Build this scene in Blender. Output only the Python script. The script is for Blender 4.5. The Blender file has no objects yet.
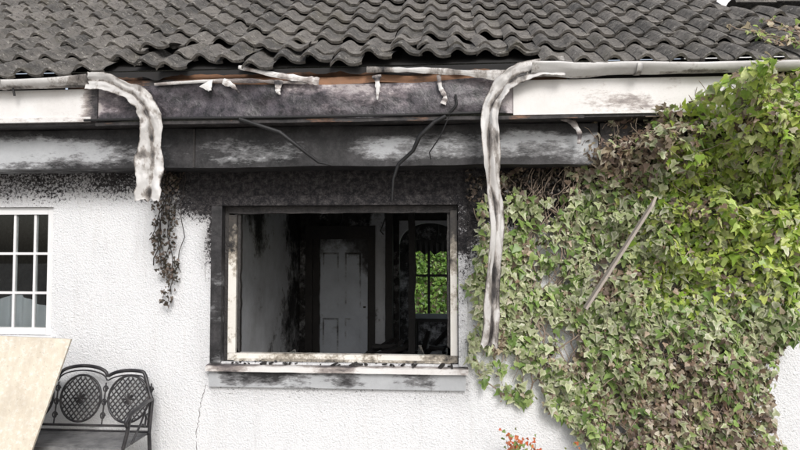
import bpy, math, random
import numpy as np
from mathutils import Vector, noise, Matrix
random.seed(7); rng=np.random.default_rng(7)
S=bpy.context.scene
def sm(a,b,x):
    t=min(1,max(0,(x-a)/(b-a))) if a!=b else 0
    return t*t*(3-2*t)
def nz(x,y,z=0,s=1.0,o=3):
    v=0;a=1;tot=0
    for i in range(o):
        v+=a*noise.noise(Vector((x*s,y*s,z*s+i*7.3)));tot+=a;a*=.5;s*=2.1
    return v/tot
# ---------------------------------------------------------------- materials
class NT:
    def __init__(s,name):
        m=bpy.data.materials.new(name);m.use_nodes=True;s.m=m;s.t=m.node_tree;s.n=s.t.nodes
        s.b=s.n['Principled BSDF']
        s.co=s.n.new('ShaderNodeTexCoord').outputs['Object']
    def L(s,a,b): s.t.links.new(a,b)
    def noise(s,scale,detail=4,rough=.6,vec=None,stretch=None):
        n=s.n.new('ShaderNodeTexNoise');n.inputs['Scale'].default_value=scale
        n.inputs['Detail'].default_value=detail;n.inputs['Roughness'].default_value=rough
        v=vec or s.co
        if stretch:
            mp=s.n.new('ShaderNodeMapping');mp.inputs['Scale'].default_value=stretch
            s.L(v,mp.inputs['Vector']);v=mp.outputs[0]
        s.L(v,n.inputs['Vector']);return n.outputs['Fac']
    def vor(s,scale,feature='F1',stretch=None):
        n=s.n.new('ShaderNodeTexVoronoi');n.inputs['Scale'].default_value=scale;n.feature=feature
        s.L(s.co,n.inputs['Vector']);return n.outputs['Distance']
    def math(s,op,a,b=None,c=None,clamp=False):
        n=s.n.new('ShaderNodeMath');n.operation=op;n.use_clamp=clamp
        for i,v in enumerate((a,b,c)):
            if v is None: continue
            if isinstance(v,(int,float)): n.inputs[i].default_value=v
            else: s.L(v,n.inputs[i])
        return n.outputs[0]
    def ramp(s,f,pts):
        n=s.n.new('ShaderNodeValToRGB');e=n.color_ramp.elements
        while len(e)<len(pts): e.new(.5)
        for k,(p,c) in zip(e,pts):
            k.position=p;k.color=(c,c,c,1) if isinstance(c,(int,float)) else tuple(c)+(1,)
        s.L(f,n.inputs[0]);return n.outputs[0]
    def mix(s,f,a,b,mode='MIX'):
        n=s.n.new('ShaderNodeMix');n.data_type='RGBA';n.blend_type=mode
        if isinstance(f,(int,float)): n.inputs[0].default_value=f
        else: s.L(f,n.inputs[0])
        for i,v in ((6,a),(7,b)):
            if isinstance(v,tuple): n.inputs[i].default_value=v+(1,) if len(v)==3 else v
            else: s.L(v,n.inputs[i])
        return n.outputs[2]
    def attr(s,name):
        n=s.n.new('ShaderNodeAttribute');n.attribute_name=name;return n
    def bump(s,h,strength=.5,dist=.01,prev=None):
        n=s.n.new('ShaderNodeBump');n.inputs['Strength'].default_value=strength;n.inputs['Distance'].default_value=dist
        s.L(h,n.inputs['Height'])
        if prev is not None: s.L(prev,n.inputs['Normal'])
        s.L(n.outputs[0],s.b.inputs['Normal']);return n.outputs[0]
    def col(s,c):
        if isinstance(c,tuple): s.b.inputs['Base Color'].default_value=c+(1,)
        else: s.L(c,s.b.inputs['Base Color'])
    def rough(s,r):
        if isinstance(r,(int,float)): s.b.inputs['Roughness'].default_value=r
        else: s.L(r,s.b.inputs['Roughness'])

def sooty(name,c1,c2,s1=(.012,.011,.012),s2=(.07,.062,.062),fine=45,finea=.9,coarse=3,coarsea=.8,sharp=2.2,
          rough=.8,bump=.3,bscale=120,bdist=.004,stretch=None,mid=None):
    t=NT(name);a=t.attr('soot').outputs['Fac']
    nf=t.noise(fine,5,.75,stretch=stretch);nc=t.noise(coarse,6,.7,stretch=stretch)
    f=t.math('MULTIPLY_ADD',t.math('SUBTRACT',nf,.5),finea,a)
    f=t.math('MULTIPLY_ADD',t.math('SUBTRACT',nc,.5),coarsea,f)
    f=t.math('MULTIPLY_ADD',t.math('SUBTRACT',f,.5),sharp,.5,clamp=True)
    base=t.mix(t.ramp(t.noise(2.3,5,.7),[(.35,0),(.65,1)]),c1,c2)
    sp=t.ramp(t.noise(75,4,.85),[(.56,0),(.72,.55)])
    base=t.mix(t.math('MULTIPLY',sp,t.math('ADD',a,.25,clamp=True)),base,(.10,.09,.085))
    if mid:
        base=t.mix(t.math('MULTIPLY',t.ramp(f,[(.0,0),(.35,1)]),.8),base,mid)
    soot=t.mix(t.ramp(t.noise(9,6,.8),[(.40,0),(.68,1)]),s1,s2)
    t.col(t.mix(t.ramp(f,[(.15,0),(.85,1)]),base,soot));t.rough(rough)
    t.bump(t.noise(bscale,4,.7),bump,bdist);return t.m
M={}
t=NT('roughcast_render');a=t.attr('soot').outputs['Fac']
vd=t.vor(95);vn=t.noise(55,3,.7);nf=t.noise(42,3,.8);nc=t.noise(3.2,5,.7)
f=t.math('MULTIPLY_ADD',t.math('SUBTRACT',nf,.5),2.0,a)
f=t.math('MULTIPLY_ADD',t.math('SUBTRACT',nc,.5),.9,f)
f=t.math('MULTIPLY_ADD',t.math('SUBTRACT',f,.5),3.0,.5,clamp=True)
f=t.math('MULTIPLY',f,t.ramp(a,[(.03,0),(.18,1)]))
hz=t.math('MULTIPLY',t.math('POWER',a,1.1,clamp=True),.97,clamp=True)
base=t.mix(t.ramp(t.noise(1.7,6,.7),[(.3,0),(.7,1)]),(.80,.805,.82),(.73,.74,.76))
base=t.mix(t.ramp(t.noise(34,4,.85),[(.58,0),(.72,.5)]),base,(.45,.44,.43))
base=t.mix(t.ramp(t.noise(5,5,.75,stretch=(3.0,1,.25)),[(.52,0),(.75,.30)]),base,(.55,.53,.52))
base=t.mix(hz,base,(.16,.148,.152))
soot=t.mix(t.ramp(t.noise(22,5,.8),[(.44,0),(.70,1)]),(.007,.006,.008),(.085,.078,.078))
t.col(t.mix(t.ramp(f,[(.2,0),(.9,1)]),base,soot));t.rough(.92)
n1=t.bump(vn,1.0,.012);t.bump(vd,.5,.007,n1);M['render']=t.m
M['pvc']=sooty('scorched_pvc_board',(.76,.75,.74),(.66,.64,.62),s1=(.02,.018,.02),s2=(.15,.13,.135),fine=26,finea=.8,coarse=2.2,coarsea=1.1,sharp=1.8,rough=.45,bump=.25,bscale=30,bdist=.004,stretch=(.5,1,1.4),mid=(.38,.32,.29))
M['fascia']=sooty('blistered_fascia',(.52,.47,.45),(.32,.29,.32),s1=(.009,.008,.010),s2=(.11,.095,.11),fine=20,finea=1.1,coarse=2.6,coarsea=1.8,sharp=2.0,rough=.42,bump=.7,bscale=16,bdist=.012,stretch=(.6,1,1.1),mid=(.20,.165,.18))
M['beam']=sooty('scorched_soffit_box',(.46,.475,.49),(.35,.36,.375),s1=(.008,.008,.009),s2=(.05,.047,.05),fine=34,finea=1.0,coarse=2.0,coarsea=1.2,sharp=2.2,rough=.6,bump=.4,bscale=60,bdist=.003,stretch=(.4,1,1.2),mid=(.21,.21,.215))
M['int']=sooty('smoke_stained_plaster',(.72,.74,.78),(.52,.53,.55),s1=(.008,.008,.008),s2=(.06,.056,.055),fine=12,finea=.9,coarse=2.2,coarsea=1.7,sharp=2.2,rough=.85,bump=.3,bscale=25,mid=(.36,.36,.365))
M['door']=sooty('smoke_stained_door_paint',(.66,.71,.78),(.52,.56,.62),s1=(.012,.012,.013),s2=(.08,.08,.082),fine=10,finea=.8,coarse=2.4,coarsea=1.2,sharp=1.8,rough=.55,bump=.1,bscale=25,mid=(.34,.36,.39))
M['char']=sooty('charred_timber',(.04,.036,.034),(.022,.020,.020),fine=30,rough=.55,bump=.9,bscale=35,bdist=.012)
M['frame']=sooty('window_pvc',(.80,.78,.74),(.70,.67,.61),s2=(.08,.07,.06),fine=22,finea=.9,coarse=5,coarsea=1.0,sharp=2.1,rough=.4,bump=.1,bscale=20,mid=(.40,.34,.26))
M['white']=sooty('white_painted_frame',(.8,.8,.8),(.74,.74,.75),rough=.4,bump=.08,bscale=15)
M['gutter']=sooty('weathered_gutter',(.64,.63,.62),(.47,.455,.44),s2=(.09,.078,.072),fine=18,finea=.9,coarse=4,coarsea=1.2,sharp=2.0,rough=.5,bump=.45,bscale=25,stretch=(1,1,.5),mid=(.30,.265,.235))
M['wood']=sooty('scorched_batten_wood',(.34,.17,.09),(.22,.12,.07),fine=14,finea=1.0,coarse=2,coarsea=1.4,sharp=2.4,rough=.7,bump=.4,bscale=30,stretch=(.4,2,2))
t=NT('concrete_roof_tile');tn=t.attr('tone').outputs['Fac']
c=t.mix(tn,(.070,.067,.064),(.205,.190,.174))
c=t.mix(t.ramp(t.noise(5,6,.75),[(.42,0),(.62,.6)]),c,(.215,.198,.176))
c=t.mix(t.ramp(t.noise(26,4,.8),[(.50,0),(.66,.9)]),c,(.036,.033,.030))
c=t.mix(t.ramp(t.noise(3,5,.75),[(.55,0),(.70,.5)]),c,(.09,.080,.050))
c=t.mix(t.ramp(t.noise(24,5,.85,stretch=(1,1.3,1)),[(.575,0),(.64,.9)]),c,(.42,.40,.36))
t.col(c);t.rough(.9);n1=t.bump(t.noise(70,4,.7),.8,.010);M['tile']=t.m
t=NT('roof_felt');t.col((.018,.017,.017));t.rough(.9);M['felt']=t.m
def leafmat(name,trans=.32):
    t=NT(name);a=t.attr('leafcol').outputs['Color']
    c=t.mix(t.ramp(t.noise(60,3,.7),[(.38,0),(.7,.35)]),a,(.14,.13,.06))
    t.col(c);t.rough(.36);t.b.inputs['Specular IOR Level'].default_value=.5
    tr=t.n.new('ShaderNodeBsdfTranslucent');t.L(c,tr.inputs[0])
    mx=t.n.new('ShaderNodeMixShader');mx.inputs[0].default_value=trans
    t.L(t.b.outputs[0],mx.inputs[1]);t.L(tr.outputs[0],mx.inputs[2])
    t.L(mx.outputs[0],t.n['Material Output'].inputs['Surface']);return t.m
M['leaf']=leafmat('ivy_leaf')
t=NT('woody_stem');t.col(t.mix(t.noise(25),(.14,.10,.07),(.38,.31,.25)));t.rough(.9);M['stem']=t.m
t=NT('burnt_stem');t.col(t.mix(t.noise(25),(.015,.013,.012),(.07,.055,.05)));t.rough(.9);M['bstem']=t.m
t=NT('cable_black');t.col((.012,.012,.013));t.rough(.6);t.bump(t.noise(50),.5,.005);M['cable']=t.m
t=NT('hairline_crack');t.col((.20,.19,.19));t.rough(.9);M['crack']=t.m
t=NT('cast_aluminium_black');t.col(t.mix(t.ramp(t.noise(12,5,.7),[(.4,0),(.75,1)]),(.020,.020,.024),(.085,.08,.08)));t.rough(.38);t.b.inputs['Metallic'].default_value=.3;t.bump(t.noise(80),.2,.002);M['bench']=t.m
t=NT('pale_seat_metal');t.col(t.mix(t.ramp(t.noise(9,5,.7),[(.35,0),(.7,1)]),(.10,.10,.105),(.24,.24,.24)));t.rough(.5);M['seat']=t.m  # seat in a paler grey than the black castings
t=NT('ply');c=t.mix(t.ramp(t.noise(5,6,.7,stretch=(3,1,.4)),[(.35,0),(.7,1)]),(.70,.64,.53),(.57,.50,.40))
c=t.mix(t.ramp(t.noise(26,4,.8),[(.50,0),(.68,.9)]),c,(.76,.74,.68));c=t.mix(t.ramp(t.noise(2.5,4,.7),[(.50,0),(.68,.6)]),c,(.48,.42,.34))
c=t.mix(t.ramp(t.noise(60,3,.8),[(.60,0),(.72,.7)]),c,(.34,.28,.21))
t.col(c);t.rough(.8);t.bump(t.noise(40),.3,.004);M['ply']=t.m
t=NT('old_stick_wood');t.col(t.mix(t.noise(18,5,.7,stretch=(4,4,.5)),(.26,.22,.19),(.50,.45,.40)));t.rough(.85);M['stick']=t.m
t=NT('glass_pane');t.col((.9,.95,.95));t.rough(.02);t.b.inputs['Transmission Weight'].default_value=1.0;t.b.inputs['IOR'].default_value=1.45;M['glass']=t.m
t=NT('ground_gravel');c=t.mix(t.noise(18,5,.8),(.24,.23,.21),(.42,.40,.37));t.col(c);t.rough(.95);t.bump(t.noise(60),.7,.01);M['ground']=t.m
t=NT('curtain');t.col(t.mix(t.noise(3),(.45,.47,.5),(.6,.62,.65)));t.rough(.9);M['curtain']=t.m
# ---------------------------------------------------------------- helpers
def empty(name):
    o=bpy.data.objects.new(name,None);S.collection.objects.link(o);return o
def mk(name,v,f,mat,parent=None,attrs=None,smooth=False):
    me=bpy.data.meshes.new(name)
    me.from_pydata([tuple(p) for p in v],[],f);me.update()
    me.materials.append(mat)
    if attrs:
        for k,val in attrs.items():
            val=np.asarray(val,dtype=np.float32)
            at=me.attributes.new(k,'FLOAT','POINT');at.data.foreach_set('value',val)
    if smooth: me.polygons.foreach_set('use_smooth',[True]*len(me.polygons))
    o=bpy.data.objects.new(name,me);S.collection.objects.link(o)
    if parent: o.parent=parent
    return o
def const(c): return lambda x,y,z:c
def lin(a,b,step):
    n=max(1,int(round((b-a)/step)));return [a+(b-a)*i/n for i in range(n+1)]
def gbox(name,x0,x1,y0,y1,z0,z1,mat,parent=None,step=.06,soot=const(0),warp=None,rot=None,loc=None,smooth=False):
    V=[];F=[]
    X,Y,Z=lin(x0,x1,step),lin(y0,y1,step),lin(z0,z1,step)
    def face(A,B,fn,flip):
        b=len(V);nb=len(B)
        for p in A:
            for q in B: V.append(fn(p,q))
        for i in range(len(A)-1):
            for j in range(nb-1):
                q=(b+i*nb+j,b+(i+1)*nb+j,b+(i+1)*nb+j+1,b+i*nb+j+1)
                F.append(q[::-1] if flip else q)
    face(X,Z,lambda p,q:(p,y0,q),False);face(X,Z,lambda p,q:(p,y1,q),True)
    face(X,Y,lambda p,q:(p,q,z1),False);face(X,Y,lambda p,q:(p,q,z0),True)
    face(Y,Z,lambda p,q:(x1,p,q),False);face(Y,Z,lambda p,q:(x0,p,q),True)
    so=[soot(*p) for p in V]
    if warp: V=[tuple(Vector(p)+Vector(warp(*p))) for p in V]
    if rot is not None: V=[tuple(rot@Vector(p)) for p in V]
    if loc is not None: V=[tuple(Vector(p)+Vector(loc)) for p in V]
    return mk(name,V,F,mat,parent,{'soot':so},smooth)
def wallgrid(name,x0,x1,z0,z1,y,depth,holes,mat,parent,step,soot,flip=False,disp=None):
    bx=sorted(set([x0,x1]+[h[0] for h in holes]+[h[1] for h in holes]));bz=sorted(set([z0,z1]+[h[2] for h in holes]+[h[3] for h in holes]))
    X=[x0];Z=[z0]
    for a,b in zip(bx,bx[1:]): X+=lin(a,b,step)[1:]
    for a,b in zip(bz,bz[1:]): Z+=lin(a,b,step)[1:]
    V=[];F=[];nzc=len(Z)
    for x in X:
        for z in Z: V.append((x,y+(disp(x,z) if disp else 0),z))
    def inh(x,z): return any(h[0]<x<h[1] and h[2]<z<h[3] for h in holes)
    for i in range(len(X)-1):
        for j in range(nzc-1):
            if inh((X[i]+X[i+1])/2,(Z[j]+Z[j+1])/2): continue
            q=(i*nzc+j,(i+1)*nzc+j,(i+1)*nzc+j+1,i*nzc+j+1);F.append(q[::-1] if flip else q)
    if depth:
        for h in holes:
            ys=lin(0,depth,.05)
            per=[(x,h[2]) for x in X if h[0]<=x<=h[1]]+[(h[1],z) for z in Z if h[2]<z<=h[3]]+[(x,h[3]) for x in X[::-1] if h[0]<=x<h[1]]+[(h[0],z) for z in Z[::-1] if h[2]<z<h[3]]
            n=len(per);b=len(V)
            for d in ys:
                for (x,z) in per: V.append((x,y+d,z))
            for k in range(len(ys)-1):
                for i in range(n):
                    i2=(i+1)%n;F.append((b+k*n+i,b+k*n+i2,b+(k+1)*n+i2,b+(k+1)*n+i))
    so=[soot(*p) for p in V]
    return mk(name,V,F,mat,parent,{'soot':so})
def tubes(name,paths,mat,parent=None,res=2,cyc=False):
    cu=bpy.data.curves.new(name,'CURVE');cu.dimensions='3D';cu.bevel_depth=1.0;cu.bevel_resolution=res;cu.use_fill_caps=True
    for pts,r in paths:
        sp=cu.splines.new('POLY');sp.points.add(len(pts)-1)
        for i,(k,p) in enumerate(zip(sp.points,pts)):
            k.co=(*p,1);k.radius=r[i] if isinstance(r,(list,tuple)) else r
    cu.materials.append(mat);o=bpy.data.objects.new(name,cu);S.collection.objects.link(o)
    if parent:o.parent=parent
    return o
# ================================================================= HOUSE
house=empty('fire_damaged_bungalow')
WX0,WX1,WZ0,WZ1=-1.80,.12,.93,2.19
LX0,LX1,LZ0,LZ1=-4.60,-3.25,1.12,2.19
def wsoot(x,y,z):
    s=0
    n=nz(x,z,0,1.6,3)
    left=sm(2.06,2.44,z+.14*n)*(.58+.25*sm(-3.2,-1.9,x))
    mid=sm(1.98,2.24,z+.12*n)*sm(-2.55,-1.9,x)*(1-sm(1.6,2.2,x))*(1.0+.12*n)
    rt=sm(1.80,2.28,z+.14*n)*sm(.05,.25,x)*(1-sm(1.6,2.2,x))*1.2
    s=max(left,mid,rt)
    dx=max(WX0-x,x-WX1,0);dz=max(WZ0-z,z-WZ1,0);d=math.hypot(dx,dz)
    side=1-sm(.06,.32,d+.18*n)
    s=max(s,side*(.18+.75*sm(1.4,2.1,z)))
    if z<.80: s=max(s,.28*(1-sm(0,.28,.78-z))*(1 if WX0-.1<x<WX1+.1 else 0))
    if y>.004: s=max(s,.95)
    return s
wallgrid('front_wall',-7.0,6.0,0.0,2.80,0,.28,[(WX0,WX1,WZ0,WZ1),(LX0,LX1,LZ0,LZ1)],M['render'],house,.035,wsoot,disp=lambda x,z:.006*nz(x,z,0,2.5,2)*min(1,abs(x-WX0)*20,abs(x-WX1)*20,abs(x-LX1)*20))
def crack(pts,r):
    out=[]
    for (a,b) in zip(pts,pts[1:]):
        n=14
        for i in range(n):
            t_=i/n;out.append((a[0]+(b[0]-a[0])*t_+random.uniform(-.008,.008),.0015,a[1]+(b[1]-a[1])*t_))
    return (out,[r*random.uniform(.3,1.2) for _ in out])
tubes('wall_cracks',[crack([(-1.92,.74),(-1.97,.55),(-2.0,.30),(-1.97,.02)],.0035),crack([(-1.92,2.0),(-1.94,1.7),(-1.92,1.35),(-1.93,1.05)],.0022)],M['crack'],house,1)
def surs(x,y,z): 
    n=nz(x*2,z*2,1,2,3)
    return .72+.7*n+(.25 if z>2 else 0)-(.42 if (x>.1 and z<1.8) else 0)
gbox('surround_left',-1.885,WX0+.003,-.022,.05,.92,2.19,M['beam'],house,.04,soot=surs)
gbox('surround_right',WX1-.003,.185,-.022,.05,.92,2.19,M['render'],house,.04,soot=surs)
gbox('surround_head',-1.90,.20,-.025,.05,2.192,2.27,M['render'],house,.04,soot=lambda x,y,z:1.0+.3*nz(x,z,0,3))
gbox('sill_lip',-1.90,.19,-.075,.06,.872,.912,M['pvc'],house,.03,soot=lambda x,y,z:.26+.9*nz(x,z,4,3,3)+(.35 if y>-.06 else 0),warp=lambda x,y,z:(0,0,.004*nz(x,y,z,6)-(.008*(y<-.05))))
gbox('sill_band',-1.885,.17,-.035,.05,.735,.870,M['beam'],house,.03,soot=lambda x,y,z:.30+1.0*nz(x*1.3,z*3,4,2.2,3)+.25*sm(.82,.87,z)-.15*sm(.80,.74,z),warp=lambda x,y,z:(0,.004*nz(x,y,z,6),0))
fy0,fy1=.05,.11
fl=lambda x,y,z:.30+.6*sm(1.6,2.2,z)+.7*nz(x*3,z*2,2,1.5)
gbox('frame_jamb_left',-1.765,-1.70,fy0,fy1,.99,2.12,M['frame'],house,.04,soot=fl)
gbox('frame_packer_left',-1.80,-1.767,fy0+.01,fy1,.93,2.19,M['char'],house,.05)
gbox('frame_jamb_right',.055,.11,fy0,fy1,.99,2.15,M['frame'],house,.04,soot=fl)
gbox('frame_bottom',-1.765,.11,fy0,fy1,.932,.988,M['frame'],house,.04,soot=lambda x,y,z:.26+.5*nz(x*2,z,2,1.5)+.35*sm(-.3,.1,x))
gbox('frame_head',-1.765,.11,fy0+.005,fy1,2.135,2.188,M['char'],house,.05,soot=const(.8),warp=lambda x,y,z:(0,0,-.02*abs(nz(x,y,z,4)) if z<2.15 else 0))
gbox('inner_char_left',-1.70,-1.675,fy0+.03,fy1+.02,.99,2.13,M['char'],house,.03,warp=lambda x,y,z:(.012*nz(0,0,z,9) if x>-1.69 else 0,0,0))
gbox('inner_char_right',.030,.055,fy0+.03,fy1+.02,.99,2.13,M['char'],house,.03,warp=lambda x,y,z:(.014*nz(0,3,z,9) if x<.04 else 0,0,0))
gbox('bottom_bead',-1.70,.055,fy0-.03,fy0-.002,.932,.948,M['frame'],house,.04,soot=const(.45))
for i in range(44):
    x=random.uniform(-1.75,.1);w=random.uniform(.006,.035);h=random.uniform(.003,.009)
    gbox('sill_debris',-w,w,-h*1.5,h*1.5,-h,h,M['char'],house,.05,rot=Matrix.Rotation(random.uniform(0,3),3,'Z')@Matrix.Rotation(random.uniform(-.5,.5),3,'Y'),loc=(x,random.uniform(-.05,.03),.925))
for i in range(7):
    x=random.choice([-1.70,-1.2,-.6,-.2,.055])+random.uniform(-.04,.04);h=random.uniform(.03,.09)
    mk('glass_shard',[(x-.03,.08,.985),(x+.03,.08,.985),(x+random.uniform(-.03,.03),.08,.985+h),(x-.03,.084,.985),(x+.03,.084,.985),(x+random.uniform(-.03,.03),.084,.985+h)],[(0,1,2),(5,4,3),(0,3,4,1),(1,4,5,2),(2,5,3,0)],M['glass'],house)
for nm,a in {'lw_frame_right':(-3.315,-3.252,.03,.09,1.12,2.19),'lw_frame_bottom':(-4.598,-3.317,.03,.09,1.122,1.18),'lw_frame_top':(-4.598,-3.317,.03,.09,2.13,2.188),'lw_mullion':(-3.98,-3.92,.03,.09,1.182,2.128),'lw_frame_left':(-4.598,-4.54,.031,.088,1.182,2.128)}.items():
    gbox(nm,*a,M['white'],house,.2)
for x in (-3.44,-3.62,-3.80,-4.12,-4.3): gbox('lw_bar',x-.010,x+.010,.045,.075,1.18,2.13,M['white'],house,.2)
for z in (1.47,1.80): gbox('lw_bar_h',-4.54,-3.315,.047,.073,z-.010,z+.010,M['white'],house,.2)
gbox('lw_sill',-4.65,-3.20,-.05,.03,1.075,1.118,M['white'],house,.2)
gbox('lw_glass',-4.54,-3.316,.058,.062,1.18,2.13,M['glass'],house,.5)
V=[];F=[]
for i in range(61):
    x=-4.6+i*.02; yy=.32+.025*math.sin(i*1.1)
    V+=[(x,yy,1.0),(x,yy+.01,1.38+.05*math.sin(i*.2))]
    if i: F.append((2*i-2,2*i,2*i+1,2*i-1))
mk('net_curtain',V,F,M['curtain'],house,smooth=True)
# interior ------------------------------------------------------
def isl(x,y,z):
    n=nz(y*.9,z*.9,3,1.5,4)
    return .18+.35*sm(1.5,2.3,z)*sm(.5,2.6,y)+1.0*n+.5*sm(2.4,3.4,y)*(.3+sm(.8,1.6,z))
def isb(x,y,z):
    n=nz(x*.9,z*.9,5,2,4)
    return .62+.25*sm(1.9,2.3,z)+.6*n-(.45 if -1.0<x<-.8 else 0)-.25*sm(-.1,.3,x)
DH=(-1.85,-1.06,.02,2.0);AH=(-.62,.24,.02,2.22)
R='room_'
wallgrid(R+'back_wall',-2.04,1.5,.02,2.4,3.6,.12,[DH,AH],M['int'],house,.06,isb)
gbox(R+'left_wall',-2.16,-2.04,.285,3.6,.02,2.4,M['int'],house,.06,soot=isl)
gbox(R+'right_wall',1.5,1.6,.285,3.7,.02,2.4,M['int'],house,.1,soot=const(.1))
gbox(R+'ceiling',-5.2,1.6,.285,6.6,2.41,2.5,M['int'],house,.15,soot=lambda x,y,z:.75+.5*nz(x,y,0,1.2))
t=NT('ash_covered_floor');t.col(t.mix(t.ramp(t.noise(4,6,.8),[(.4,0),(.65,1)]),(.10,.095,.09),(.42,.41,.39)));t.rough(.95);t.bump(t.noise(20),.8,.02);M['ash']=t.m
gbox(R+'floor',-5.2,1.6,.285,6.6,-.1,.018,M['ash'],house,.2)
gbox(R+'front_inner',-2.04,WX0-.01,.282,.30,.02,2.4,M['int'],house,.1,soot=const(.5))
gbox(R+'front_inner_r',WX1+.01,1.5,.282,.30,.02,2.4,M['int'],house,.1,soot=const(.5))
V=[];F=[];cx=-.19;rx=.43
for k in range(25):
    a=math.pi*k/24;x=cx-rx*math.cos(a);z=1.90+.30*math.sin(a)
    V+=[(x,3.597,z),(x,3.597,2.23),(x,3.74,z)]
    if k:
        b=3*k;F.append((b-3,b,b+1,b-2));F.append((b-3,b-1,b+2,b))
mk('arch_head',V,F,M['int'],house,{'soot':[.15]*len(V)})
gbox('hall_post',-.80,-.70,3.42,3.585,.02,2.4,M['char'],house,.08,warp=lambda x,y,z:(.01*nz(x,y,z,5),0,0))
gbox('hall_post_near',-.42,-.34,2.4,2.48,.02,2.38,M['char'],house,.08,warp=lambda x,y,z:(.03*nz(0,y,z,3),0,0))
gbox('door_casing_left',-1.95,-1.85,3.55,3.598,.02,2.08,M['char'],house,.08)
gbox('door_casing_right',-1.06,-.96,3.55,3.598,.02,2.08,M['char'],house,.08)
gbox('door_casing_top',-1.95,-.96,3.546,3.60,1.97,2.16,M['char'],house,.08)
gbox('door_jamb_burnt',-1.849,-1.76,3.60,3.655,.02,1.99,M['char'],house,.06,warp=lambda x,y,z:(.03*nz(0,0,z,3) if x>-1.8 else 0,0,0))
ds=lambda x,y,z:-.02+.65*sm(1.5,2.0,z+.3*nz(x,z,2,3))+.6*nz(x,z,7,2.5,3)+(.3*sm(-1.22,-1.1,x))
gbox('door_leaf',-1.845,-1.065,3.66,3.70,.02,1.99,M['door'],house,.05,soot=ds)
for (a,b) in ((-1.72,-1.49),(-1.40,-1.17)):
    for (c,d) in ((.2,.85),(1.0,1.78)):
        gbox('door_panel_border',a,b,3.652,3.659,c,d,M['door'],house,.06,soot=lambda x,y,z:ds(x,y,z)+.3)  # flat border plate, toned darker than the door leaf
        gbox('door_panel_inset',a+.025,b-.025,3.645,3.651,c+.025,d-.025,M['door'],house,.06,soot=ds)
gbox('door_handle',-1.13,-1.10,3.60,3.655,1.0,1.02,M['char'],house,.1)
FW=(-.62,1.35,.45,1.87)  # window widened out of view to let more daylight into the room
wallgrid('far_wall',-1.0,1.5,.02,2.4,6.5,.2,[FW],M['int'],house,.1,const(.7))
gbox('dining_left_wall',-1.1,-1.0,3.74,6.5,.02,2.4,M['int'],house,.1,soot=const(.5))
for x in (-.62,-.30,.06,.38,.85,1.3): gbox('far_window_bar',x,x+.05,6.52,6.57,.45,1.87,M['char'],house,.2)
for z in (.45,1.30,1.82): gbox('far_window_rail',-.57,1.35,6.505,6.515,z,z+.045,M['char'],house,.2)
V=[];F=[]
for i,x in enumerate(lin(-.64,.5,.03)):
    V+=[(x,6.47,2.0),(x,6.46+.02*math.sin(x*60),1.80-.25*abs(nz(x,0,0,4,3))-.12*sm(.0,.3,x))]
    if i: F.append((2*i-2,2*i,2*i+1,2*i-1))
mk('burnt_curtain',V,F,M['char'],house,{'soot':[0]*len(V)})
gbox('left_room_wall',-5.2,-5.1,.285,3.6,.02,2.4,M['int'],house,.3,soot=const(.9))  # left room walls toned near black so the window panes look dark
gbox('left_room_back',-5.1,-2.17,3.6,3.72,.02,2.4,M['int'],house,.3,soot=const(.9))
for i in range(75):
    x=random.uniform(-.9,1.1);yy=random.uniform(2.2,3.3);l=random.uniform(.06,.40)
    gbox('burnt_debris',-l,l,-.03,.03,-.02,.02,M['char'],house,.2,rot=Matrix.Rotation(random.uniform(0,3),3,'Z')@Matrix.Rotation(random.uniform(-.8,.8),3,'Y'),loc=(x,yy,random.uniform(.1,.62)))
gbox('burnt_table_top',-.5,.6,4.6,5.3,.70,.74,M['char'],house,.2)
for x in (-.45,.55):
    for yy in (4.65,5.25): gbox('burnt_table_leg',x-.03,x+.03,yy-.03,yy+.03,.02,.698,M['char'],house,.2)
tubes('hanging_wire',[([(-.1,5.0,2.4),(-.08,5.0,2.1),(-.12,5.0,1.95),(-.02,5.0,1.9)],.012),([(-1.2,2.2,2.4),(-1.18,2.2,2.2),(-1.22,2.22,2.12)],.008),([(-.6,1.2,2.4),(-.58,1.2,2.15),(-.63,1.2,2.02),(-.6,1.2,1.98)],.007)],M['cable'],house)
# -------- soffit box, fascia
def bsoot(x,y,z):
    n=nz(x*.8,z*2.0,1,1.4,4)
    s=.27+1.0*n
    s+=1.0*sm(2.66,2.77,z+.10*n)*(.45+.55*sm(-3.2,-1.5,x))
    s+=.34*sm(-2.6,-1.9,x)*(1-sm(-.9,-.5,x))
    s+=.40*sm(-.6,-.2,x)*(1-sm(.25,.55,x))
    s+=.35*sm(2.53,2.49,z)
    return s
gbox('soffit_box',-7,1.14,-.28,.0-.008,2.47,2.775,M['beam'],house,.035,soot=bsoot,warp=lambda x,y,z:(0,.012*nz(x,z,0,2),.014*nz(x,0,0,1.5)))
gbox('soffit_box_joint',-1.93,-1.915,-.292,-.275,2.47,2.77,M['char'],house,.1)
gbox('soffit_board',-7,6,-.44,-.008,2.781,2.80,M['char'],house,.15,soot=const(.8))
gbox('soffit_box_right',1.16,6,-.27,-.008,2.48,2.77,M['char'],house,.15,soot=const(.8))
def fsoot(x,y,z):
    n=nz(x*.7,z*1.6,3,1.5,4)
    s=.54+1.2*n
    s-=.66*(1-sm(-2.72,-2.62,x))
    s+=.40*sm(-2.66,-2.5,x)*(1-sm(-1.9,-1.5,x))
    s-=.44*sm(.40,.55,x)
    s+=.35*sm(1.2,1.6,x)*(1-sm(1.65,1.75,x))
    if -2.6<x<.45: s+=.6*sm(2.88,2.80,z) - .25*sm(2.95,3.04,z)
    return s
def fwarp(x,y,z):
    m=sm(-2.7,-2.3,x)*(1-sm(.3,.7,x))
    return (0,m*.045*nz(x,z*2,1,2.6,3),m*.05*nz(x,1,y,1.1,2)+.008*nz(x,5,0,1))
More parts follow.
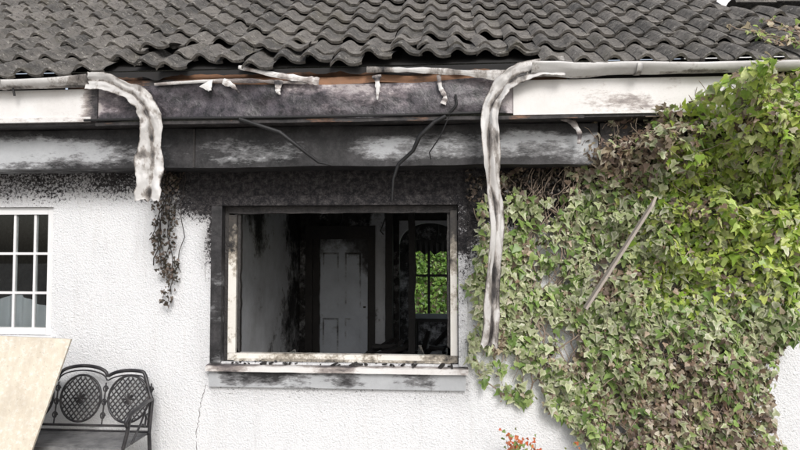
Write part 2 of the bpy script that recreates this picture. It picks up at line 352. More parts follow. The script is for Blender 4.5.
gbox('fascia_board',-2.60,.50,-.452,-.43,2.80,3.055,M['fascia'],house,.025,soot=fsoot,warp=fwarp,smooth=True)
gbox('fascia_board_left',-7,-2.605,-.458,-.43,2.80,3.05,M['pvc'],house,.04,soot=lambda x,y,z:.10+.3*nz(x,z,3,2,3)+.6*sm(-2.78,-2.6,x))
gbox('fascia_board_right',.503,6,-.458,-.43,2.80,3.05,M['pvc'],house,.04,soot=fsoot)
gbox('fascia_bottom_trim_left',-7,-2.65,-.472,-.46,2.80,2.835,M['pvc'],house,.1,soot=const(.2))
gbox('scorched_bottom_rail',-2.62,1.0,-.456,-.435,2.772,2.797,M['wood'],house,.05,soot=lambda x,y,z:.78+.9*nz(x,0,0,3),warp=lambda x,y,z:(0,0,.006*nz(x,0,0,4)))
gbox('eave_batten',-2.7,.62,-.43,-.39,3.06,3.115,M['wood'],house,.04,soot=lambda x,y,z:.50+1.1*nz(x,0,z,2.2),warp=lambda x,y,z:(0,.01*nz(x,0,0,5),.020*nz(x,0,0,3)))
gbox('eave_board',-2.9,.9,-.37,-.34,3.06,3.20,M['wood'],house,.05,soot=lambda x,y,z:.50+1.1*nz(x,3,z,1.8))
gbox('eave_filler_left',-7,-2.9,-.43,-.40,3.052,3.185,M['felt'],house,.5)
gbox('eave_filler_right',.9,6,-.43,-.40,3.052,3.185,M['felt'],house,.5)
V=[];F=[];X=lin(-2.9,.9,.025)
for i,x in enumerate(X):
    d=.02+.08*abs(nz(x,0,0,4,3))+.05*max(0,nz(x,4,0,1.2,2))
    yb=-.462+.02*nz(x,0,3,3)
    V+=[(x,-.42,3.185),(x,yb,3.165),(x,yb-.005,3.165-d)]
    if i: F+=[(3*i-3,3*i-2,3*i+1,3*i),(3*i-2,3*i-1,3*i+2,3*i+1)]
mk('torn_felt_edge',V,F,M['felt'],house)
def strip(name,pts,w,mat,soot=.3,parent=house,th=.006,tw=0):
    V=[];F=[];SO=[]
    P=[]
    for a,b in zip(pts,pts[1:]):
        for i in range(6): P.append(Vector(a).lerp(Vector(b),i/6))
    P.append(Vector(pts[-1]))
    for k in range(3): P=[P[0]]+[(P[i-1]+P[i]*2+P[i+1])/4 for i in range(1,len(P)-1)]+[P[-1]]
    for i,p in enumerate(P):
        d=(P[min(i+1,len(P)-1)]-P[max(i-1,0)]).normalized()
        s=d.cross(Vector((0,1,0))).normalized()
        ww=(w[0]+(w[1]-w[0])*i/(len(P)-1)) if isinstance(w,tuple) else w
        ww*=1+.8*nz(i*.45,soot*9,p.x,1,2)
        c=Vector((0,-1,0))
        for (u,dd) in ((-.5,0),(-.17,.006),(.17,.008),(.5,0)):
            V.append(p+s*u*ww+c*dd)
        for (u,dd) in ((.5,-th),(.17,.008-th),(-.17,.006-th),(-.5,-th)):
            V.append(p+s*u*ww+c*dd)
        SO+= [soot+.15+.8*nz(i*.25,1,p.x,1,2)]*8
        if i:
            b=8*i
            for j in range(8): F.append((b-8+j,b-8+(j+1)%8,b+(j+1)%8,b+j))
    F.append(tuple(range(8)));F.append(tuple(range(len(V)-8,len(V)))[::-1])
    return mk(name,V,F,mat,parent,{'soot':SO},False)
strip('torn_strip',[(-1.50,-.50,3.18),(-1.25,-.50,3.12),(-1.02,-.50,3.08),(-.90,-.50,3.06)],(.03,.055),M['pvc'],.1)
strip('torn_strip',[(-2.15,-.48,3.07),(-1.7,-.48,3.09),(-1.35,-.48,3.08),(-1.1,-.48,3.06),(-.92,-.49,3.075)],(.02,.035),M['pvc'],.25)
strip('torn_strip',[(-.55,-.50,3.14),(-.2,-.50,3.13),(.15,-.51,3.10),(.42,-.51,3.07),(.60,-.52,3.09)],(.035,.07),M['gutter'],.2)
strip('drip',[(-1.20,-.49,3.08),(-1.21,-.49,3.0),(-1.19,-.49,2.97)],(.06,.012),M['pvc'],.15)
strip('drip',[(-.48,-.49,3.10),(-.47,-.49,3.02),(-.475,-.49,2.92)],(.06,.012),M['pvc'],.1)
strip('drip',[(-.03,-.49,3.09),(-.02,-.49,3.0),(.02,-.49,2.93),(-.0,-.49,2.88)],(.03,.04),M['pvc'],.2)
strip('drip',[(-1.75,-.49,3.07),(-1.72,-.49,3.01)],(.12,.02),M['pvc'],.2)
strip('drip',[(-1.62,-.49,3.08),(-1.55,-.49,3.05),(-1.50,-.49,2.99)],(.05,.015),M['pvc'],.3)
strip('torn_shred',[(.86,-.36,2.80),(.93,-.38,2.77),(.99,-.38,2.68),(.98,-.37,2.60)],(.05,.02),M['pvc'],.35)
# --------- tiles
PITCH=math.radians(36.5);cp,sp_=math.cos(PITCH),math.sin(PITCH)
TW=.215;G=.30;TL=.39
prof=[]
for i in range(13):
    s=i/12
    z=.046*(math.sin(math.pi*min(1,s/.55))**1.1) if s<.55 else -.010*math.sin(math.pi*(s-.55)/.45)
    prof.append((s*(TW+.018),z))
V=[];F=[];TN=[]
def tile(x,u,tone,rx=0,lift=0,ru=0):
    b=len(V);n=len(prof)
    rows=[(.004,.024),(0,.046),(.05,.050),(.20,.034),(TL,.002)]
    chip=random.random()<.12;cc=random.random()
    for r,(du,h) in enumerate(rows):
        for j,(px,pz) in enumerate(prof):
            hh=pz+h+lift*(1-du/TL)+.010
            X=px-TW/2;U=du
            if r<2: U+=.004*noise.noise(Vector((x*7+px*30,u*5,0)))
            if chip and r<2 and abs(j/12-cc)<.2: U+=.03
            X2=X*math.cos(ru)-U*math.sin(ru);U2=X*math.sin(ru)+U*math.cos(ru)
            hh+=X*rx
            uu=u+U2
            V.append((x+X2,-.53+uu*cp-hh*sp_,3.105+uu*sp_+hh*cp));TN.append(tone+(.15 if r<2 else 0))  # front lip toned lighter, painting in the light it catches
    for r in range(len(rows)-1):
        for i in range(n-1):
            F.append((b+r*n+i,b+r*n+i+1,b+(r+1)*n+i+1,b+(r+1)*n+i))
ncol=int(11.5/TW)
for c in range(14):
    for k in range(ncol):
        x=-6.3+k*TW+.0
        u=c*G
        if x>2.5 and u>1.1: continue
        mid=sm(-2.9,-2.3,x)*(1-sm(.5,.9,x))
        j=.009+.055*mid*(1 if c<2 else .2)
        u+=random.gauss(0,j)-.035*(1-mid)*(c==0)
        if c==0: u+=mid*(.11+.12*nz(x,0,0,1.5))
        if c==1: u+=mid*.03
        tile(x+random.gauss(0,.003+.008*mid*(c<3)),u,min(1,max(0,random.gauss(.42,.27)-.25*mid*(c==0))),random.gauss(0,.015+.09*mid*(c<2)),abs(random.gauss(0,.004+.016*mid*(c<2))),random.gauss(0,.006+.06*mid*(c<2)))
mk('roof_tiles',V,F,M['tile'],house,{'tone':TN},False)
def slope(x,u,h=0): return (x,-.53+u*cp-h*sp_,3.105+u*sp_+h*cp)
mk('roof_felt',[slope(-6.4,.16,-.0),slope(5.3,.16,-.0),slope(5.3,1.3,0),slope(2.50,1.3,0),slope(2.50,4.3,0),slope(-6.4,4.3,0)],[(0,1,2,3,4,5)],M['felt'],house)
mk('roof_rear_slope',[slope(-6.4,4.35,0),slope(2.50,4.35,0),(2.50,8.5,2.6),(-6.4,8.5,2.6)],[(0,1,2,3)],M['tile'],house,{'tone':[.5]*4})
V=[];F=[]
ry,rz=slope(0,1.33,.03)[1:]
for i in range(11):
    x=2.48+i*.33
    for k in range(9):
        a=math.pi*k/8
        for xx in (x,x+.335): V.append((xx,ry+.10*math.cos(a)*-1,rz+.0+.055*math.sin(a)+(.010 if xx==x else 0)))
    b=len(V)-18
    for k in range(8): F.append((b+2*k,b+2*k+1,b+2*k+3,b+2*k+2))
mk('ridge_caps',V,F,M['tile'],house,{'tone':[.15]*len(V)},True)
gbox('pale_sky_panel',2.52,6,1.6,1.7,3.4,4.62,M['white'],house,.5)  # white panel added in place of bright overcast sky behind the ridge
tubes('dangling_cable',[
 ([(-1.50,-.47,2.80),(-1.38,-.47,2.76),(-1.2,-.46,2.70),(-1.02,-.42,2.56),(-.93,-.36,2.49),(-.84,-.34,2.47)],[.016,.014,.016,.014,.012,.006]),
 ([(.02,-.46,2.80),(-.06,-.46,2.76),(-.17,-.44,2.66),(-.22,-.40,2.56),(-.33,-.36,2.47),(-.37,-.34,2.36),(-.38,-.33,2.2)],[.016,.014,.017,.014,.014,.010,.006]),
 ([(.03,-.46,2.81),(.06,-.475,2.83),(.10,-.48,2.88),(.09,-.48,2.95)],.009),
 ([(-2.7,-.47,2.81),(-2.0,-.465,2.815),(-1.2,-.467,2.81),(-.3,-.465,2.812),(.3,-.466,2.82)],.010),
 ([(.05,-.46,2.81),(-.02,-.42,2.66),(-.1,-.38,2.55),(-.09,-.36,2.50)],.005),
],M['cable'],house,3)
# ================================================================= GUTTERS
gut=empty('rain_gutter')
def halfround(name,x0,x1,y,z,r,parent,soot,th=.006,melt=None):
    V=[];F=[];SO=[];X=lin(x0,x1,.06)
    for i,x in enumerate(X):
        m=melt(x) if melt else 0
        pro=[]
        for k in range(13):
            a=math.pi*k/12;pro.append((-r*math.cos(a),-r*math.sin(a)*(.95-.35*m)+m*.03*math.cos(a)))
        for k in range(13):
            a=math.pi*(12-k)/12;pro.append((-(r-th)*math.cos(a),-(r-th)*math.sin(a)*(.95-.35*m)+m*.03*math.cos(a)))
        n=len(pro)
        for (a,b) in pro:
            V.append((x,y+a+m*.03*nz(x,b*8,0,2),z+b+(.006+.03*m)*nz(x,0,0,1.6)+m*.02*nz(x,a*9,3,3)));SO.append(soot(x,y,z)+(.25 if b<-r*.7 else 0))  # tone darkens along the lower curve
        if i:
            c=n*i
            for j in range(n): F.append((c-n+j,c-n+(j+1)%n,c+(j+1)%n,c+j))
    F.append(tuple(range(n)));F.append(tuple(range(len(V)-n,len(V)))[::-1])
    return mk(name,V,F,M['gutter'],parent,{'soot':SO},True)
halfround('gutter_run',.62,6,-.525,3.115,.062,gut,lambda x,y,z:.02+.6*nz(x,0,0,2)+.3*(1-sm(.6,1.2,x)),melt=lambda x:1-sm(.7,2.0,x))
for x in (1.35,2.20,3.1):
    halfround('gutter_bracket',x-.018,x+.018,-.525,3.118,.070,gut,const(.1))
gut2=empty('rain_gutter')
halfround('gutter_run',-7,-2.62,-.525,3.10,.060,gut2,lambda x,y,z:.12+.6*nz(x,0,0,2)+.35*sm(-3,-2.6,x),melt=lambda x:.8*sm(-3.2,-2.6,x))
for x in (-3.3,-4.2): halfround('gutter_bracket',x-.018,x+.018,-.525,3.103,.068,gut2,const(.15))
tubes('bracket_rod',[([(-3.24,-.53,3.13),(-3.22,-.54,3.05),(-3.21,-.53,2.99)],.008)],M['cable'],gut2)
def droop(name,pts,w0,w1,parent,soot,twist=lambda t:0,seed=0):
    V=[];F=[];SO=[];P=[]
    for a,b in zip(pts,pts[1:]):
        for i in range(14): P.append(Vector(a).lerp(Vector(b),i/14))
    P.append(Vector(pts[-1]))
    for k in range(14): P=[P[0]]+[(P[i-1]+P[i]*2+P[i+1])/4 for i in range(1,len(P)-1)]+[P[-1]]
    N=len(P);n=14
    for i,p in enumerate(P):
        d=(P[min(i+1,N-1)]-P[max(i-1,0)]).normalized()
        s=d.cross(Vector((0,1,0)));s=s.normalized() if s.length>.01 else Vector((1,0,0))
        c=Vector((0,-1,0));tt=i/(N-1)
        tw=twist(tt);s2=s*math.cos(tw)+c*math.sin(tw);c2=c*math.cos(tw)-s*math.sin(tw)
        p=p+s*.02*nz(tt*7,seed,0,1,2)
        w=w0+(w1-w0)*tt; w*=1+.40*nz(tt*7,seed+3,0,1,2)
        for side in (0,1):
            for k in range(n+1):
                kk=k if side==0 else n-k
                q=kk/n*2-1
                h=.022*(1-q*q)+.024*abs(q)**4-.03*math.exp(-((q-.2*math.sin(tt*9+seed))/.20)**2)+.035*nz(tt*11,q*1.6,seed,1,3)
                e=.16*nz(tt*18,seed+(5 if q>0 else 9),0,1,3) if abs(q)>.7 else 0
                V.append(p+s2*(q*w/2*(1+e))+c2*(h-(0 if side==0 else .005)) + (d*.05*nz(q*3,seed,2,1,2) if i==N-1 else Vector((0,0,0))))
                SO.append(soot+.7*nz(tt*12,q*1.0,seed,1,3)+(.42*math.exp(-((q-.2*math.sin(tt*9+seed))/.16)**2))+.22*(abs(q)>.88))
        m=2*(n+1)
        if i:
            b=m*i
            for j in range(m): F.append((b-m+j,b-m+(j+1)%m,b+(j+1)%m,b+j))
    F.append(tuple(range(m)));F.append(tuple(range(len(V)-m,len(V)))[::-1])
    return mk(name,V,F,M['gutter'],parent,{'soot':SO},True)
droop('melted_droop',[(-2.64,-.53,3.09),(-2.45,-.53,3.06),(-2.28,-.53,2.99),(-2.17,-.53,2.88),(-2.14,-.53,2.74),(-2.15,-.53,2.55),(-2.15,-.53,2.38),(-2.15,-.53,2.20)],.12,.19,gut2,.24,lambda t:-.4*math.sin(t*3.2),1)
droop('melted_droop',[(.85,-.53,3.12),(.68,-.53,3.115),(.53,-.53,3.08),(.42,-.53,3.00),(.35,-.53,2.88),(.325,-.53,2.70),(.34,-.53,2.45),(.36,-.53,2.20),(.35,-.53,1.85),(.33,-.53,1.5),(.305,-.53,1.17)],.13,.125,gut,.28,lambda t:.7*math.sin(t*6.0)*sm(.2,.5,t),6)
# ================================================================= LEAVES
OUT=[(0,0),(.30,-.12),(.52,.20),(.30,.42),(.22,.62),(0,1.0),(-.22,.62),(-.30,.42),(-.52,.20),(-.30,-.12)]
OUTL=np.array(OUT)
def leaves(name,P,Nrm,size,cin,cout,mat,parent):
    n=len(P);Nrm=Nrm/np.linalg.norm(Nrm,axis=1,keepdims=True)
    down=np.tile([0,0,-1.0],(n,1))+rng.normal(0,.75,(n,3))
    T=down-(down*Nrm).sum(1,keepdims=True)*Nrm;T/=np.linalg.norm(T,axis=1,keepdims=True)
    B=np.cross(Nrm,T)
    k=len(OUTL)
    V=np.zeros((n,k+1,3));
    s=size[:,None,None]
    curl=rng.uniform(-.15,.55,(n,1,1))
    o=OUTL[None]*np.ones((n,1,1));o=o*(1+rng.normal(0,.12,(n,k,1)));o[:,:,0]*=rng.uniform(.7,1.15,(n,1))
    fold=np.abs(o[:,:,0:1])*curl+ (o[:,:,1:2]**2)*rng.uniform(-.45,.12,(n,1,1))
    V[:,:k]=P[:,None]+s*(o[:,:,0:1]*B[:,None]+o[:,:,1:2]*T[:,None]+fold*Nrm[:,None])
    V[:,k]=P+size[:,None]*(.33*T)
    idx=np.arange(n)[:,None,None]*(k+1)
    tri=np.array([[k,i,(i+1)%k] for i in range(k)])[None]+idx
    me=bpy.data.meshes.new(name);nv=n*(k+1);nf=n*k
    me.vertices.add(nv);me.vertices.foreach_set('co',V.reshape(-1).astype(np.float32))
    me.loops.add(nf*3);me.loops.foreach_set('vertex_index',tri.reshape(-1).astype(np.int32))
    me.polygons.add(nf);me.polygons.foreach_set('loop_start',np.arange(0,nf*3,3,dtype=np.int32))
    me.update(calc_edges=True);me.polygons.foreach_set('use_smooth',np.ones(nf,dtype=bool))
    C=np.ones((n,k+1,4),dtype=np.float32);C[:,:k,:3]=cout[:,None];C[:,k,:3]=cin
    at=me.attributes.new('leafcol','FLOAT_COLOR','POINT');at.data.foreach_set('color',C.reshape(-1))
    me.materials.append(mat);o=bpy.data.objects.new(name,me);S.collection.objects.link(o)
    if parent:o.parent=parent
    return o
POLY=[(.22,2.2),(.45,2.42),(.85,2.62),(1.1,2.80),(1.75,2.84),(1.86,2.98),(2.3,3.06),(3.2,3.06),(3.5,2.2),(3.0,1.75),(2.62,1.5),(2.52,1.2),(2.42,.9),(2.36,0.0),(1.15,0.0),(1.1,.38),(.8,.62),(.42,.72),(.26,.80),(.2,1.1),(.24,1.35),(.20,1.6),(.30,1.9)]
def inside(x,z):
    c=False;n=len(POLY)
    for i in range(n):
        x1,z1=POLY[i];x2,z2=POLY[(i+1)%n]
        if (z1>z)!=(z2>z) and x<(x2-x1)*(z-z1)/(z2-z1)+x1: c=not c
    return c
def thick(x,z):
    T=.07+.16*sm(.5,1.6,x)
    T+=.22*sm(1.1,2.0,x)*sm(1.4,2.3,z)
    T+=.26*sm(.95,1.25,x)*sm(2.3,2.55,z)*(1-sm(1.9,2.1,x)*.4)
    T+=.18*sm(1.85,2.1,x)*sm(2.4,2.8,z)
    T*=1+.8*nz(x,z,0,2.4,2)+.6*nz(x,z,9,6,2)
    return max(.035,T)
def palette(x,z):
    n1=nz(x,z,4,2.0,2);n2=nz(x,z,8,3.5,2)
    dead=.14+.80*sm(2.2,2.52,z+.2*n1)*(1-sm(1.4,1.85,x+.4*n2))
    dead=max(dead,.72*sm(1.35,.85,z+.45*n1)*sm(.9,1.35,x),.75*sm(.14,.40,n2)) 
    dead=max(dead,.5*sm(1.9,2.1,x)*sm(2.85,2.98,z))
    bright=sm(1.3,1.8,x+.4*n2)*sm(1.3,1.7,z+.3*n1)*.85
    r=random.random()
    if r<dead:
        b=random.choice([(.28,.19,.14),(.38,.28,.21),(.14,.10,.08),(.50,.40,.31),(.25,.18,.16),(.62,.56,.45),(.42,.35,.24)]);return b,tuple(min(1,c*1.2) for c in b)
    r=random.random()
    if r<bright:
        b=random.choice([(.44,.58,.09),(.62,.72,.18),(.32,.50,.07),(.52,.66,.20),(.70,.76,.34)]);return b,tuple(min(.85,c*1.12) for c in b)
    r=random.random()
    if r<.68-.3*n1:
        b=random.choice([(.33,.43,.17),(.27,.38,.14),(.41,.48,.23)]);e=random.choice([(.76,.76,.53),(.67,.70,.45),(.80,.79,.62),(.60,.65,.37)]);return b,e
    b=random.choice([(.19,.31,.08),(.29,.43,.12),(.15,.24,.07),(.38,.50,.17)]);return b,tuple(c*1.2 for c in b)
def field(N,box,ok,th,pal,size=(.032,.062),deepf=.40):
    P=[];Nn=[];Sz=[];A=[];B=[]
    while len(P)<N:
        x=random.uniform(box[0],box[1]);z=random.uniform(box[2],box[3])
        if not ok(x,z): continue
        T=th(x,z)
        g=.02
        dTx=(th(x+g,z)-T)/g;dTz=(th(x,z+g)-T)/g
        dp=random.random()**2*deepf
        y=-T*(1-dp)+random.gauss(0,.020)
        y=min(y,-.012)
        nn=Vector((max(-1.0,min(1.0,-dTx)),-1,max(-1.0,min(1.0,-dTz))+.45))+Vector((random.gauss(0,.65),random.gauss(0,.3),random.gauss(0,.55)))
        a,b=pal(x,z);v=random.uniform(.68,1.12)
        P.append((x,y,z));Nn.append(tuple(nn));Sz.append(random.uniform(*size)*(.72 if a[0]>a[1] else 1));A.append([c*v for c in a]);B.append([c*v for c in b])
    return np.array(P),np.array(Nn),np.array(Sz),np.array(A),np.array(B)
ivy=empty('ivy_plant')
def ok(x,z):
    ex=.12*nz(x,z,2,3,3)+.06*nz(x,z,5,11,2)
    if not inside(x+ex*1.2,z+.12*nz(z,x,6,3,3)): return False
    dens=.34+1.3*nz(x,z,11,3.2,3)+.8*nz(x,z,31,9,2)+.5*sm(.6,1.4,x)-(.25 if z>2.25 and x<1 else 0)
    return random.random()<dens
A=field(28000,(.1,3.5,0,3.1),ok,thick,palette,(.034,.076))
leaves('ivy_foliage',*A,M['leaf'],ivy)
shoots=[];RP=[];RN=[];RS=[];RA=[]
for i in range(26):
    x=random.uniform(2.25,3.2);u=random.uniform(-.02,.25);h=.10;pts=[]
    dx=random.gauss(0,.5)
    for k in range(random.randint(5,14)):
        p=slope(x,u,h+.02*random.random());pts.append(p)
        if random.random()<.75 and x>2.1:
            RP.append(p);RN.append((random.gauss(0,.5),-1,random.gauss(.6,.5)));RS.append(random.uniform(.03,.055));RA.append(random.choice([(.36,.48,.12),(.50,.56,.22),(.26,.18,.13),(.38,.28,.18),(.25,.38,.10),(.52,.44,.30)]))
        dx=.8*dx+random.gauss(0,.3);x+=dx*.05;u+=random.uniform(.03,.07)
    shoots.append((pts,random.uniform(.0025,.005)))
tubes('roof_shoots',shoots,M['stem'],ivy,1)
leaves('roof_shoot_leaves',np.array(RP),np.array(RN),np.array(RS),np.array(RA),np.array(RA)*1.2,M['leaf'],ivy)
paths=[]
for i in range(460):
    x=random.uniform(.25,3.0);z=random.uniform(.05,2.2) if i>40 else random.uniform(0,.3)
    if i<=40: x=random.uniform(1.2,2.3)
    if not inside(x,z+.01): continue
    pts=[];L=random.randint(8,26);dx=random.gauss(0,.4)
    for k in range(L):
        if not inside(x,z): break
        pts.append((x,-thick(x,z)*random.uniform(.35,.9)-.004,z));dx=dx*.8+random.gauss(0,.3);x+=dx*.05;z+=.06*random.uniform(.4,1.1)
    if len(pts)>3: paths.append((pts,random.uniform(.002,.006)))
for i in range(520):
    if i%2: x=random.uniform(.95,2.3);z=random.uniform(2.2,2.95)
    else: x=random.uniform(1.1,2.25);z=random.uniform(.2,1.3)
    if not inside(x,z): continue
    y=-thick(x,z)*.8;d=Vector((random.gauss(0,1),-abs(random.gauss(0,.35)),random.gauss(-.2,1))).normalized();p=Vector((x,y,z));pts=[tuple(p)]
    for k in range(4): d=(d+Vector((random.gauss(0,.3),random.gauss(0,.15),random.gauss(0,.3)))).normalized();p=p+d*random.uniform(.03,.07);pts.append((p.x,min(p.y,-.01),p.z))
    paths.append((pts,random.uniform(.0012,.003)))
tubes('ivy_stems',paths,M['stem'],ivy,1)
bi=empty('scorched_creeper')
paths=[]
for i in range(9):
    x=-2.25+random.gauss(0,.05);z=2.46;pts=[]
    n=random.randint(6,18)
    for k in range(n): pts.append((x,-.03-.02*random.random(),z));x+=random.gauss(0,.015)-(.004);z-=.058
    paths.append((pts,random.uniform(.002,.005)))
tubes('creeper_stems',paths,M['bstem'],bi,1)
def okb(x,z):
    w=.10*(0.35+.65*sm(1.3,1.8,z))
    return abs(x+2.25+.03*math.sin(z*7))<w and random.random()<(.12+1.2*abs(nz(x,z,0,6,2))+ .35*sm(2.2,2.45,z))
def palb(x,z):
    b=random.choice([(.05,.04,.035),(.10,.075,.06),(.16,.12,.10),(.03,.026,.024),(.20,.15,.13)]);return b,b
leaves('creeper_leaves',*field(420,(-2.45,-2.05,1.38,2.48),okb,lambda x,z:.06,palb,(.025,.052)),M['leaf'],bi)
def okc(x,z): return z>2.22-.1*nz(x,z,0,4)and random.random()<.25+.9*nz(x,z,0,5,2)+.3*sm(.2,.9,x)
leaves('scorched_leaves',*field(900,(.18,1.25,2.12,2.5),okc,lambda x,z:.05+.05*sm(.5,1.1,x),palb,(.025,.045)),M['leaf'],bi)
st=empty('wooden_batten')
a=Vector((1.00,-.42,1.42));b=Vector((1.46,-.50,2.17));d=(b-a);L=d.length
q=d.to_track_quat('Z','Y').to_matrix()
gbox('batten',-.024,.024,-.009,.009,0,L,M['stick'],st,.05,rot=q@Matrix.Rotation(.3,3,'Z'),loc=a,warp=lambda x,y,z:(.006*nz(0,0,z,3)-x*.25*z/L,0,.03*x/.02*(z>L-.03)))
sh=empty('red_leaved_shrub')
paths=[];P=[];Nn=[];Sz=[];Ac=[]
for i in range(13):
    x,y,z=.60+random.gauss(0,.03),-.32,0;d=Vector((random.gauss(0,.22),random.gauss(0,.15),1));pts=[]
    hh=random.uniform(.78,1.04)
    for k in range(9):
        pts.append((x,y,z));x+=d.x*.055;y+=d.y*.03;z+=random.uniform(.045,.059)*hh
        if k>2:
            for _ in range(3):
                P.append((x+random.gauss(0,.02),y+random.gauss(0,.02),z+random.gauss(0,.02)));Nn.append((random.gauss(0,.6),-1,random.gauss(.4,.5)));Sz.append(random.uniform(.02,.04))
                Ac.append(random.choice([(.70,.14,.06),(.75,.24,.10),(.22,.32,.08),(.30,.34,.12),(.55,.16,.07)]) if z>.30 else (.15,.22,.07))
    paths.append((pts,.003))
tubes('shrub_stems',paths,M['stem'],sh,1)
leaves('shrub_leaves',np.array(P),np.array(Nn),np.array(Sz),np.array(Ac),np.array(Ac),M['leaf'],sh)
# ================================================================= BENCH
bench=empty('garden_bench')
bx0,bx1=-3.46,-2.28;by=-.20;seat=.41;R2=[]
cs=[bx1-.195-.393*i for i in range(3)]
def topz(x):
    m=0
    for i,c in enumerate(cs):
        t_=(x-c)/.20
        if abs(t_)<1: m=max(m,(.80 if i!=1 else .83)+.075*math.sqrt(max(0,1-t_*t_)))
    return max(m,.79)
def shoulder(x):
    e=min(x-bx0,bx1-x);return topz(x)-.16*(1-sm(0,.10,e))
def backy(z): return by+ .10*(z-seat)/.45*.8-.02
xs=lin(bx0,bx1,.015)
frame=[(x,backy(shoulder(x)),shoulder(x)) for x in xs]
R2.append(([(bx0,backy(seat),seat)]+frame+[(bx1,backy(seat),seat)],.014))
R2.append(([(x,backy(shoulder(x)-.035),shoulder(x)-.035) for x in lin(bx0+.03,bx1-.03,.015)],.006))
R2.append(([(bx0,backy(.46),.46),(bx1,backy(.46),.46)],.010))
for c in cs:
    el=[];cz=.66
    for k in range(33):
        a=2*math.pi*k/32;x=c+.165*math.cos(a);z=cz+.175*math.sin(a);el.append((x,backy(z),z))
    R2.append((el,.009))
    for sgn in (1,-1):
        for o in np.arange(-.40,.41,.048):
            seg=[]
            for k in range(41):
                s_=-.25+.5*k/40;x=c+s_;z=cz+(s_*1.15*sgn)+o
                if ((x-c)/.165)**2+((z-cz)/.175)**2<1: seg.append((x,backy(z),z))
            if len(seg)>1: R2.append(([seg[0],seg[-1]],.0055))
    for k in range(8):
        a=math.pi*k/4;R2.append(([(c,backy(cz)-.006,cz),(c+.045*math.cos(a),backy(cz)-.006,cz+.045*math.sin(a))],.008))
for c in [ (cs[0]+cs[1])/2,(cs[1]+cs[2])/2,bx1-.02,bx0+.02]:
    for z0 in (.50,.60,.70):
        R2.append(([(c+.022*math.cos(a)*(1-a/14),backy(z0+.03),z0+.03+.03*math.sin(a)*(1-a/14)) for a in np.arange(0,9,.5)],.005))
    R2.append(([(c,backy(.46),.46),(c,backy(.78),.78)],.006))
for x,sg in ((bx1,1),(bx0,-1)):
    pts=[(x,backy(.66),.66),(x+.02*sg,-.30,.675),(x+.035*sg,-.45,.67),(x+.04*sg,-.58,.655),(x+.04*sg,-.64,.62),(x+.035*sg,-.62,.585),(x+.03*sg,-.585,.60)]
    R2.append((pts,[.012,.015,.017,.017,.015,.012,.009]))
    R2.append(([(x+.04*sg,-.58,.65),(x+.03*sg,-.60,.52),(x,-.60,.41),(x+.01*sg,-.63,.2),(x+.02*sg,-.66,.0)],.014))
    R2.append(([(x,backy(seat),seat),(x,by,.2),(x,by+.04,.0)],.015))
    R2.append(([(x+.01*sg,-.50,.42),(x+.03*sg,-.42,.53),(x+.02*sg,-.33,.60),(x,-.27,.55),(x+.01*sg,-.31,.49),(x+.02*sg,-.36,.52)],.008))
    R2.append(([(x,by,.12),(x,-.42,.17),(x,-.64,.12)],.008))
tubes('bench_castings',R2,M['bench'],bench,2)
gbox('seat_frame_front',bx0,bx1,-.62,-.59,.395,.425,M['seat'],bench,.05)
gbox('seat_frame_back',bx0,bx1,-.225,-.20,.395,.425,M['bench'],bench,.1)
for i in range(15):
    yy=-.585+i*.024;gbox('seat_slat',bx0+.01,bx1-.01,yy,yy+.019,.402,.417+.006*math.sin(i*.45),M['seat'],bench,.3)
# ================================================================= BOARD
bd=empty('plywood_board')
def by_(z): return -.93+.22*z
P0=[(-4.10,1.245),(-2.64,1.200),(-2.645,1.17),(-2.90,.0),(-4.2,.0)]
V=[]
for dy in (0,.018):
    for (x,z) in P0: V.append((x,by_(z)+dy,z))
F=[(4,3,2,1,0),(5,6,7,8,9)]+[(i,(i+1)%5,5+(i+1)%5,5+i) for i in range(5)]
mk('board',V,F,M['ply'],bd)
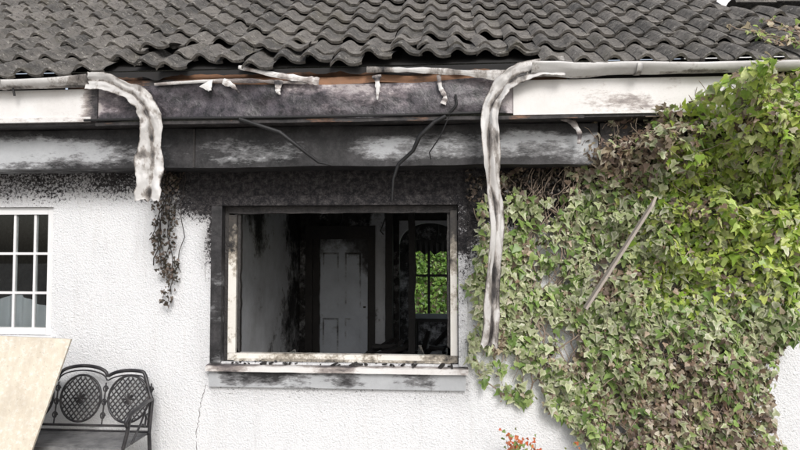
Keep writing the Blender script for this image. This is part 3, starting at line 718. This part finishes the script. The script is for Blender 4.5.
# ================================================================= GROUND etc
g=mk('ground',[(-60,-60,0),(60,-60,0),(60,60,0),(-60,60,0)],[(0,1,2,3)],M['ground'])
t=NT('lawn_grass');t.col(t.mix(t.noise(6,5,.8),(.09,.18,.04),(.18,.30,.08)));t.rough(.9);t.bump(t.noise(80),.8,.02)
mk('lawn',[(-20,6.9,.006),(20,6.9,.006),(20,30,.006),(-20,30,.006)],[(0,1,2,3)],t.m)
hd=empty('garden_hedge')
def thh(x,z): return .5+.25*nz(x,z,0,2,2)
Pp,Nn,Sz,A1,B1=field(5000,(-2.2,3.4,0,2.0),lambda x,z:True,thh,lambda x,z:(random.choice([(.14,.30,.05),(.22,.42,.07),(.32,.50,.12),(.09,.18,.04)]),)*2,(.06,.12))
Pp[:,1]+=12.4
leaves('hedge_leaves',Pp,Nn,Sz,A1,B1,M['leaf'],hd)
gbox('hedge_core',-2.4,3.6,12.1,12.9,0,1.9,M['stem'],hd,.2,warp=lambda x,y,z:(0,.1*nz(x,z,0,2),0))
# ================================================================= LIGHT / CAMERA
w=bpy.data.worlds.new('World');S.world=w;w.use_nodes=True;n=w.node_tree
bg=n.nodes['Background'];sky=n.nodes.new('ShaderNodeTexSky');sky.sky_type='NISHITA';sky.sun_disc=False
EL,AZ=math.radians(38),math.radians(163)
sky.sun_elevation=EL;sky.sun_rotation=AZ;sky.dust_density=3;sky.air_density=1
hs=n.nodes.new('ShaderNodeHueSaturation');hs.inputs['Saturation'].default_value=.5
n.links.new(sky.outputs[0],hs.inputs['Color']);n.links.new(hs.outputs[0],bg.inputs[0]);bg.inputs[1].default_value=.15
sd=Vector((math.sin(AZ)*math.cos(EL),math.cos(AZ)*math.cos(EL),math.sin(EL)))
l=bpy.data.lights.new('sun','SUN');l.energy=2.05;l.angle=math.radians(22);l.color=(1,.98,.96)
lo=bpy.data.objects.new('sun',l);S.collection.objects.link(lo);lo.rotation_euler=sd.to_track_quat('Z','Y').to_euler()
cam=bpy.data.cameras.new('camera');co=bpy.data.objects.new('camera',cam);S.collection.objects.link(co)
cam.lens=26.55;cam.sensor_width=36;cam.clip_end=500;cam.clip_start=.05
co.location=(0,-4.7,1.85);co.rotation_euler=(math.radians(92.2),0,math.radians(4.2));S.camera=co
S.view_settings.view_transform='Standard';S.view_settings.look='None';S.view_settings.exposure=0
